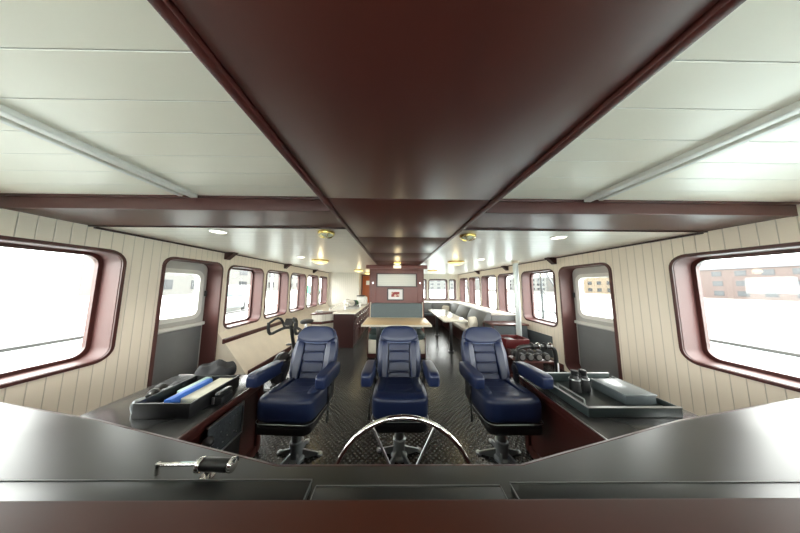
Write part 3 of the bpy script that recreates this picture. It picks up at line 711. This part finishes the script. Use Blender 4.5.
# galley
gp = thing('galley_partition', 'low cream partition with brown cap at the near end of the galley', 'partition', (0, 0, 0))
pp = [(-1.95, 4.70), (-1.73, 4.70), (-1.52, 4.92), (-1.52, 5.12), (-1.95, 5.12)]
build('upstand', MB().prism(pp, 0.64, 0.80), WALLX, gp)
build('base_panel', MB().prism([(x*1.0, y+0.02) for x, y in pp], 0.0, 0.58), CREAM, gp)
build('cap_rail', MB().prism([(-1.98, 4.67), (-1.72, 4.67), (-1.505, 4.90), (-1.505, 5.14), (-1.98, 5.14)], 0.80, 0.825, bev=0.004), WOODT, gp)
build('lower_rail', MB().prism([(-1.97, 4.68), (-1.725, 4.68), (-1.505, 4.91), (-1.505, 5.13), (-1.97, 5.13)], 0.58, 0.64, bev=0.004), WOODT, gp)
build('hand_hook', MB().tube([(-1.96, 4.68, 0.61), (-2.03, 4.66, 0.62), (-2.05, 4.64, 0.68), (-2.05, 4.64, 0.71)], 0.018, seg=8, smooth=1), WOODD, gp)
gc = thing('galley_cabinet', 'long mahogany galley cabinet with rows of chrome drawer pulls', 'cabinet', (0, 0, 0))
build('carcass', MB().box((-1.24, 6.20, 0.40), (0.50, 2.72, 0.80)), WOODD, gc)
for i in range(4):
    y = 4.88+0.3+i*0.58
    for j, (z0, z1) in enumerate(((0.62, 0.78), (0.44, 0.60))):
        d = build('drawer', MB().box((-0.986, y, (z0+z1)/2), (0.018, 0.55, z1-z0), 0.004), WOODT, gc)
        for dy in (-0.14, 0.14): build('drawer_pull', MB().cyl((-0.978, y+dy, (z0+z1)/2), (-0.955, y+dy, (z0+z1)/2), 0.012).sph((-0.948, y+dy, (z0+z1)/2), 0.026), CHROME, d)
    d = build('cabinet_door', MB().box((-0.986, y, 0.25), (0.018, 0.55, 0.34), 0.004), WOODT, gc)
    build('door_pull', MB().cyl((-0.978, y+0.2, 0.36), (-0.955, y+0.2, 0.36), 0.012).sph((-0.948, y+0.2, 0.36), 0.020), CHROME, d)
wt = thing('galley_worktop', 'cream speckled worktop with a steel sink running down the galley', 'worktop', (0, 0, 0))
build('worktop', MB().prism([(-1.50, 4.80), (-0.95, 4.80), (-0.95, 7.60), (-2.02, 7.60), (-1.72, 5.16), (-1.50, 5.16)], 0.802, 0.832, bev=0.003), MARBLE, wt)
build('splash_rail', MB().tube([(-1.70, 5.18, 0.836), (-1.70, 5.18, 0.90), (-1.97, 7.5, 0.90), (-1.97, 7.5, 0.836)], 0.008, seg=8), STEEL, wt)
build('sink', MB().ring(rrect(0.40, 0.52, 0.06, 5, -1.24, 5.85), rrect(0.36, 0.48, 0.05, 5, -1.24, 5.85), 0.8325, 0.838, 'XY').box((-1.24, 5.85, 0.834), (0.36, 0.48, 0.002)), STEEL, wt)
build('tap', MB().tube([(-1.47, 5.85, 0.832), (-1.47, 5.85, 1.06), (-1.40, 5.85, 1.09), (-1.30, 5.85, 1.03)], 0.012, seg=8, smooth=2), CHROME, wt)
dk = thing('dish_rack', 'dark wire dish rack with crockery on the galley worktop', 'dish rack', (-1.28, 6.35, 0.833))
mb = MB()
for x in [-0.17+0.034*i for i in range(11)]: mb.cyl((x, -0.14, 0.01), (x, -0.14, 0.11), 0.004, seg=6).cyl((x, 0.14, 0.01), (x, 0.14, 0.11), 0.004, seg=6)
mb.tube([(-0.18, -0.14, 0.11), (0.18, -0.14, 0.11), (0.18, 0.14, 0.11), (-0.18, 0.14, 0.11)], 0.006, True, 6).tube([(-0.18, -0.14, 0.008), (0.18, -0.14, 0.008), (0.18, 0.14, 0.008), (-0.18, 0.14, 0.008)], 0.006, True, 6)
build('wire_basket', mb, BLACKM, dk)
for i in range(4):
    q = build('plate', MB().cyl((0, -0.008, 0), (0, 0.008, 0), 0.09, 0.075, 24), [CUSH, GREYD, GREEN, WHITE][i % 4], loc=(-1.36+0.05*i, 6.29+0.035*i, 0.833+0.105))
    tag(q, ['cream plate upright in the dish rack', 'slate plate upright in the dish rack', 'green plate upright in the dish rack', 'white plate upright in the dish rack'][i], 'plate', 'plates in the dish rack')
cm = thing('coffee_machine', 'white countertop machine with dark top beyond the dish rack', 'coffee machine', (-1.15, 6.95, 0.833))
build('machine_body', MB().pillow((0, 0, 0.14), (0.34, 0.34, 0.28), 6, 6), WHITE, cm)
build('machine_top', MB().box((-0.04, -0.02, 0.30), (0.26, 0.28, 0.035), 0.01), DARK, cm)
b_ = build('bowl', MB().lathe([(0.03, 0), (0.05, 0.01), (0.08, 0.05), (0.075, 0.05), (0.04, 0.012)], (0, 0, 0)), WHITE, loc=(-1.86, 4.88, 0.826)); tag(b_, 'small white bowl on the cap of the galley partition', 'bowl')
b_ = build('dish_bottle', MB().lathe([(0.03, 0), (0.032, 0.12), (0.012, 0.15), (0.012, 0.18)], (0, 0, 0)), WHITE, loc=(-1.08, 6.16, 0.833)); tag(b_, 'white plastic bottle beside the galley sink', 'bottle')

# ================================================================ RIGHT SIDE: corner bench, long table, chest, pipe, rack
BEIGEV = mat('beige vinyl', (0.38, 0.34, 0.29), 0.5)
cb = thing('corner_bench', 'grey L-shaped upholstered bench around the aft corner windows', 'bench', (0, 0, 0))
build('bench_base', MB().box((2.08, 6.45, 0.18), (0.52, 3.20, 0.36)).box((1.53, 7.80, 0.18), (1.60, 0.50, 0.36)), WOODD, cb)
SLATE = mat('mid grey panel', (0.13, 0.135, 0.135), 0.6)
build('back_casing', MB().box((2.72, 6.46, 0.39), (0.66, 3.22, 0.78), 0.004).box((1.88, 8.66, 0.385), (2.32, 1.16, 0.77), 0.004), SLATE, cb)
build('casing_top', MB().box((2.72, 6.46, 0.79), (0.66, 3.22, 0.02), 0.004).box((1.88, 8.66, 0.78), (2.32, 1.16, 0.02), 0.004), BEIGEV, cb)
for a, b in ((4.86, 5.90), (5.92, 6.96), (6.98, 7.95)):
    build('seat_cushion', MB().box((1.97, (a+min(b, 7.5))/2, 0.405), (0.50, min(b, 7.5)-a, 0.09), 0.025), BEIGEV, cb)
    build('back_cushion', MB().prism([(2.08, 0.45), (2.28, 0.845), (2.39, 0.845), (2.39, 0.45)], a, b, 'XZ', bev=0.02), SLATE, cb)
for a, b in ((0.74, 1.50), (1.52, 2.25)):
    build('seat_cushion', MB().box(((a+b)/2, 7.77, 0.405), (b-a, 0.54, 0.09), 0.025), GREYD, cb)
    build('back_cushion', MB().prism([(7.92, 0.45), (8.0, 0.815), (8.07, 0.815), (8.07, 0.45)], a, b, 'YZ', bev=0.02), SLATE, cb)
lt = thing('saloon_table', 'long glossy cream table with dark legs beside the corner bench', 'table', (1.345, 5.32, 0))
build('tabletop', MB().prism(rrect(0.54, 2.0, 0.04, 4), 0.71, 0.745, bev=0.004), TABLEW, lt)
for y in (-0.75, 0.75): build('leg', MB().box((-0.05, y, 0.36), (0.06, 0.06, 0.70), 0.008).box((-0.05, y, 0.012), (0.12, 0.12, 0.024), 0.006), BLACKM, lt)
def cushion(label, loc, rot):
    o = build('cushion', MB().pillow((0, 0, 0), (0.30, 0.10, 0.28), 4, 8, lambda v: Vector((v.x, v.y*(1-0.5*(abs(v.x)/0.17)**3)*(1-0.5*(abs(v.z)/0.16)**3), v.z))), CUSH, loc=loc)
    o.rotation_euler = rot; return tag(o, label, 'cushion', 'cream cushions')
cushion('cream square cushion leaning at the near end of the long bench', (1.98, 5.00, 0.588), (math.radians(-10), 0, math.radians(25)))
cushion('cream square cushion leaning in the far corner of the bench', (2.0, 7.72, 0.588), (math.radians(-10), 0, math.radians(-35)))

ct = thing('wooden_chest', 'mahogany chest with grey side between the bench and the pale pipe', 'chest', (2.56, 4.60, 0))
build('chest_body', MB().box((0, 0, 0.315), (0.78, 0.42, 0.63), 0.005), GREYD, ct)
build('chest_lid', MB().box((0, 0, 0.645), (0.84, 0.46, 0.03), 0.006), WOODT, ct)
for y in (-0.20, 0.20): build('corner_post', MB().box((-0.385, y, 0.315), (0.04, 0.04, 0.63), 0.003), WOODT, ct)
pl = thing('support_pipe', 'pale round pipe column rising to the ceiling in front of the right windows', 'column', (2.60, 4.14, 0))
build('pipe', MB().cyl((0, 0, 0.0), (0, 0, 2.05), 0.052, seg=28), PIPEP, pl)
build('pipe_collar', MB().cyl((0, 0, 1.99), (0, 0, 2.05), 0.070, seg=28), CREAM, pl)
rb = thing('red_box', 'open dark red box standing beside the foot of the pale pipe', 'box', (2.31, 3.90, 0.0))
build('box_body', MB().box((0, 0, 0.17), (0.42, 0.36, 0.34), 0.006), WOODD, rb)
build('crate', MB().box((-0.0, 0.17, 0.43), (0.44, 0.02, 0.16), 0.004).box((0, -0.17, 0.43), (0.44, 0.02, 0.16), 0.004).box((0.21, 0, 0.43), (0.02, 0.34, 0.16), 0.004).box((-0.21, 0, 0.43), (0.02, 0.34, 0.16), 0.004).box((0, 0, 0.355), (0.42, 0.34, 0.02)), REDP, rb)
build('bottle_pack', MB().box((-0.08, 0.03, 0.42), (0.2, 0.22, 0.12), 0.01), DARK, rb)
mk = build('wall_pad', MB().prism([(3.84, 0.14), (4.34, 0.14), (4.75, 0.14), (4.75, 0.52), (3.84, 0.54)], XR-0.03, XR-0.003, 'YZ', bev=0.004), GREYD)
tag(mk, 'dark grey board on the wall under the window nearest the right door', 'panel')

# dumbbell rack
dr_ = thing('dumbbell_rack', 'black tubular rack with loops behind the right helm chair', 'rack', (1.93, 2.72, 0))
build('rack_frame', MB().tube([(-0.27, 0, 0.0), (-0.27, 0, 0.60), (-0.24, 0, 0.69), (0.22, 0, 0.69), (0.27, 0, 0.60), (0.27, 0, 0.0)], 0.026, seg=12, smooth=2)
      .cyl((-0.27, 0, 0.1), (-0.27, 0.26, 0.1), 0.018).cyl((0.27, 0, 0.1), (0.27, 0.26, 0.1), 0.018), BLACKM, dr_)
build('shelf', MB().box((0, 0.13, 0.47), (0.51, 0.24, 0.02), 0.004).box((0, 0.13, 0.22), (0.51, 0.24, 0.02), 0.004), WOODT, dr_)
build('back_board', MB().box((0, 0.235, 0.25), (0.51, 0.012, 0.44), 0.003), WOODD, dr_)
build('label_strip', MB().box((0.265, -0.028, 0.42), (0.018, 0.006, 0.12)), PAPERW, dr_)
db = thing('dumbbell', '', 'dumbbell', (0, 0, 0), 0, 'dumbbells on the rack')
build('handle', MB().cyl((0, -0.04, 0.05), (0, 0.06, 0.05), 0.014), CHROME, db)
for ya, yb in ((-0.09, -0.035), (0.055, 0.11)): build('weight', MB().cyl((0, ya, 0.05), (0, yb, 0.05), 0.05, seg=24, bev=0.008), RUBBER, db)
build('end_plate', MB().cyl((0, -0.094, 0.05), (0, -0.0905, 0.05), 0.034, seg=24), STEEL, db)
xs = [-0.17, -0.055, 0.06, 0.175]; labs = ['leftmost', 'second from left', 'third from left', 'rightmost']
for i, x in enumerate(xs):
    l = 'black and steel dumbbell on the upper rack shelf, %s of four' % labs[i]
    if i == 0: db.location = (1.93+x, 2.84, 0.4805); db['label'] = l
    else: dup(db, (1.93+x, 2.84, 0.4805), None, l)
# padded clamps on the top bar
for i, x in enumerate((-0.06, 0.03, 0.12, 0.20)):
    b_ = build('bar_clamp', MB().tube([(0, 0.035*math.cos(a), 0.035*math.sin(a)) for a in [2*PI*k/20 for k in range(20)]], 0.012, True, 8), [BLACKM, CHROME][i % 2], dr_, loc=(x, 0, 0.69))

# ================================================================ CEILING LIGHTS
def dome(label, loc, r, lit):
    t = thing('ceiling_light', label, 'ceiling light', loc, 0, 'brass rimmed ceiling lights')
    build('brass_ring', MB().lathe([(r, 0.0), (r, -0.018), (r*0.96, -0.026), (r*0.88, -0.028), (r*0.88, -0.002)], (0, 0, 0), 36), BRASS, t)
    build('glass_dome', MB().lathe([(r*0.88, -0.020)]+[(r*0.88*math.cos(a), -0.026-r*0.32*math.sin(a)) for a in [i*PI/16 for i in range(1, 8)]]+[(0.001, -0.026-r*0.32)], (0, 0, 0), 36), LAMPON if lit else LAMPOFF, t)
    if not lit:
        mb = MB()
        for a0 in range(6):
            a0 = a0*PI/3
            mb.tube([((r*0.92*math.cos(a))*math.cos(a0), (r*0.92*math.cos(a))*math.sin(a0), -0.030-r*0.36*math.sin(a)) for a in [i*PI/16 for i in range(0, 8)]], 0.004, seg=6)
        build('brass_guard', mb, BRASS, t)
    else:
        ld = bpy.data.lights.new('lamp', 'POINT'); ld.energy = 0.9; ld.color = (1, 0.80, 0.45); ld.shadow_soft_size = 0.06
        lo = bpy.data.objects.new('lamp', ld); COL.objects.link(lo); lo.parent = t; lo.location = (0, 0, -0.026-r*0.32-0.09)
    return t
dome('unlit brass caged ceiling light nearest, left of the mahogany spine', (-0.72, 1.99, ZC), 0.085, False)
dome('unlit brass caged ceiling light nearest, right of the mahogany spine', (0.79, 2.06, ZC), 0.085, False)
dome('lit brass rimmed ceiling light above the left windows side, large', (-1.66, 4.30, ZC), 0.185, True)
dome('lit brass rimmed ceiling light on the right side before the corner bench', (1.38, 4.35, ZC), 0.185, True)
dome('lit brass rimmed ceiling light far above the galley', (-1.28, 6.9, ZC), 0.18, True)
dome('lit brass rimmed ceiling light far above the corner bench table', (1.34, 6.9, ZC), 0.18, True)
dome('lit brass rimmed ceiling light in the passage by the orange door', (-1.20, 8.5, ZC), 0.16, True)
dome('small lit ceiling light on the spine before the bulkhead', (0.05, 4.15, ZP), 0.085, True)
def spot(label, loc, r=0.075):
    t = thing('recessed_spotlight', label, 'ceiling light', loc, 0, 'recessed round spotlights')
    build('bezel', MB().lathe([(r, 0.0), (r, -0.006), (r*0.86, -0.010), (r*0.84, -0.001)], (0, 0, 0), 32), WHITE, t)
    build('lens', MB().lathe([(r*0.84, -0.001), (r*0.84, -0.007), (0.001, -0.011)], (0, 0, 0), 32), SPOTON, t)
    ld = bpy.data.lights.new('lamp', 'SPOT'); ld.energy = 7; ld.color = (1, 0.93, 0.8); ld.spot_size = math.radians(120); ld.spot_blend = 0.6; ld.shadow_soft_size = 0.05
    lo = bpy.data.objects.new('lamp', ld); COL.objects.link(lo); lo.parent = t; lo.location = (0, 0, -0.03)
spot('lit recessed spotlight near the left door', (-1.84, 1.99, ZC))
spot('lit recessed spotlight near the right door', (1.82, 2.10, ZC))
spot('lit recessed spotlight further aft on the left ceiling', (-1.86, 3.82, ZC))
spot('lit recessed spotlight further aft on the right ceiling', (1.76, 3.92, ZC))

# ================================================================ OUTSIDE
build('water', MB().box((60, 60, -3.2), (340, 400, 0.2)), mat('harbour water', (0.36, 0.44, 0.45), 0.35, noise=(0.6, 0.25), bump=(1.5, 0.05)), kind='structure')
build('quay', MB().box((-66, 40, -1.9), (110, 300, 2.8)), mat('pale concrete quay', (0.46, 0.46, 0.44), 0.8, noise=(0.4, 0.15)), kind='structure')
for s, X in ((-1, -3.95), (1, 4.1)):
    build('side_deck', MB().box((X-s*0.22, 4.5, -0.25), (1.1, 13, 0.1)), mat('pale deck paint', (0.55, 0.56, 0.54), 0.7), kind='structure')
    rl = thing('deck_rail', ('left' if s < 0 else 'right')+' hand deck railing seen through the side windows', 'railing', (X+s*0.25, 0, -0.2))
    mb = MB()
    for z in (0.35, 0.65, 0.98): mb.cyl((0, -1, z), (0, 10.6, z), 0.016 if z < 0.9 else 0.024, seg=8)
    build('rail', mb, BLACKM, rl)
    for i in range(9): build('stanchion', MB().cyl((0, -1+1.45*i, 0), (0, -1+1.45*i, 0.98), 0.02, seg=8), BLACKM, rl)
OUTM = mat('weathered dark paint', (0.035, 0.040, 0.045), 0.5)
# boarding ladder / stay frame outside the right windows
lf = thing('boom_frame', 'grey lattice of pole and diagonal stays outside the right window', 'rigging', (4.05, 0, -0.2))
build('pole', MB().cyl((0, 5.35, 0), (0, 5.35, 3.2), 0.030, seg=12), OUTM, lf)
build('stay', MB().cyl((0, 5.45, 2.5), (0, 4.1, 0.5), 0.022, seg=8).cyl((0, 5.5, 1.9), (0, 4.6, 0.5), 0.014, seg=8).cyl((0, 6.1, 1.9), (0, 5.0, 0.2), 0.014, seg=8), OUTM, lf)
df = thing('davit', 'dark boat davit and hull outside the right windows', 'davit', (4.75, 7.2, -0.2))
build('davit_arm', MB().tube([(0, 0, 0), (0, 0, 1.6), (0.1, 0.5, 2.3), (0.4, 1.2, 2.5)], 0.06, seg=10, smooth=2), BLACKM, df)
build('strut', MB().cyl((0, -0.9, 0.0), (0, 0.0, 1.5), 0.05).cyl((0.2, 2.6, 0.0), (0.2, 1.6, 1.7), 0.07), mat('blue grey canvas', (0.16, 0.18, 0.25), 0.7), df)
OUTM = mat('weathered dark paint', (0.035, 0.040, 0.045), 0.5)
def facade(name, label, loc, size, wall, rz=0.0, rows=3, cols=8, roof=None):
    t = thing(name, label, 'building', loc, rz, None)
    w_, d_, h_ = size
    build('wall', MB().box((0, 0, h_/2), (w_, d_, h_)), wall, t)
    build('roof', MB().prism([(-w_/2-.3, h_), (w_/2+.3, h_), (w_/2-1, h_+h_*0.25), (-w_/2+1, h_+h_*0.25)], -d_/2-.2, d_/2+.2, 'XZ'), roof or GREYF, t)
    wm = mat('building window', (0.015, 0.017, 0.02), 0.2)
    for r_ in range(rows):
        for c in range(cols):
            build('window', MB().box((-w_/2+(c+0.5)*w_/cols, -d_/2-0.02, (r_+0.55)*h_/rows), (w_/cols*0.45, 0.08, h_/rows*0.5)), wm, t)
BE = mat('beige render', (0.085, 0.062, 0.038), 0.8); BP = mat('pale render', (0.075, 0.074, 0.070), 0.8); BR = mat('rose render', (0.07, 0.05, 0.045), 0.8)
RF = mat('grey tile roof', (0.10, 0.10, 0.11), 0.8)
bl = [('beige waterfront building opposite the right door', (95, 84, -1.5), (36, 12, 9), BE), ('pale waterfront building further along the right bank', (92, 128, -1.5), (36, 12, 8), BP),
      ('rose waterfront building at the near end of the right bank', (96, 42, -1.5), (34, 12, 8), BR), ('low pale warehouse far aft on the right', (62, 175, -1.5), (50, 12, 8), BP)]
for l, p, s, m in bl: facade('waterfront_building', l, p, s, m, math.radians(-90), 3, 9, RF)
build('far_bank', MB().box((98, 100, -2.4), (30, 240, 2.0)), mat('stone bank', (0.14, 0.13, 0.12), 0.9), kind='structure')
facade('aft_building', 'pale long building beyond the aft windows', (20, 150, -1.5), (60, 12, 8), BP, 0, 3, 12, RF)
facade('quay_building', 'pale grey quay building beyond the parked van', (-46, 62, -0.5), (60, 10, 7), BP, math.radians(90), 2, 10, RF)
# white van on the quay
def van(label, loc, rz, body):
    t = thing('parked_van', label, 'van', loc, rz, 'vehicles on the quay')
    prof = [(-2.4, 0.35), (2.4, 0.35), (2.4, 1.0), (1.9, 1.15), (1.3, 1.9), (-2.3, 1.95), (-2.4, 1.8)]
    build('body', MB().prism(prof, -0.9, 0.9, 'XZ', bev=0.06), body, t)
    build('windscreen', MB().prism([(1.42, 1.80), (1.93, 1.20), (1.88, 1.17), (1.36, 1.78)], -0.8, 0.8, 'XZ'), mat('van glass', (0.06, 0.12, 0.12), 0.1), t)
    build('side_window', MB().box((0.7, 0, 1.5), (0.9, 1.84, 0.4), 0.02).box((-0.8, 0, 1.5), (1.6, 1.84, 0.4), 0.02), mat('van glass', (0, 0, 0)), t)
    for x in (-1.5, 1.5):
        for y in (-0.85, 0.85): build('wheel', MB().cyl((x, y-0.1, 0.35), (x, y+0.1, 0.35), 0.35), RUBBER, t)
    return t
VW = mat('white vehicle paint', (0.10, 0.11, 0.115), 0.4); VG = mat('green vehicle paint', (0.05, 0.22, 0.14), 0.3)
van('white van parked on the quay outside the left window', (-13, 16, -0.5), math.radians(-60), VW)
van('green van parked farther along the quay', (-17, 40, -0.5), math.radians(80), VG)
for i, (x, y, l) in enumerate(((-11, 17.5, 'thin lamp post on the quay nearer the van'), (-14, 31, 'thin lamp post on the quay farther aft'))):
    p = thing('street_lamp', l, 'lamp post', (x, y, -0.5), 0, 'quay lamp posts')
    build('post', MB().cyl((0, 0, 0), (0, 0, 6), 0.08, 0.05, 10), PED, p); build('lamp_head', MB().box((0.3, 0, 6), (0.8, 0.25, 0.12), 0.03), PED, p)
# a bare tree on the quay
tr_ = thing('bare_tree', 'bare branching tree on the quay outside the left windows', 'tree', (-20, 30, -0.5))
mb = MB(); mb.cyl((0, 0, 0), (0, 0, 2.2), 0.16, 0.12, 10)
def br(p, d, L, r, k):
    q = p+d*L; mb.cyl(p, q, r, r*0.65, 6)
    if k:
        for _ in range(3):
            dd = (d+Vector((random.uniform(-.7, .7), random.uniform(-.7, .7), random.uniform(-.1, .5)))).normalized(); br(q, dd, L*0.72, r*0.62, k-1)
br(Vector((0, 0, 2.1)), Vector((0, 0, 1)), 1.1, 0.12, 4)
build('trunk', mb, mat('bark', (0.10, 0.08, 0.07), 0.9), tr_)
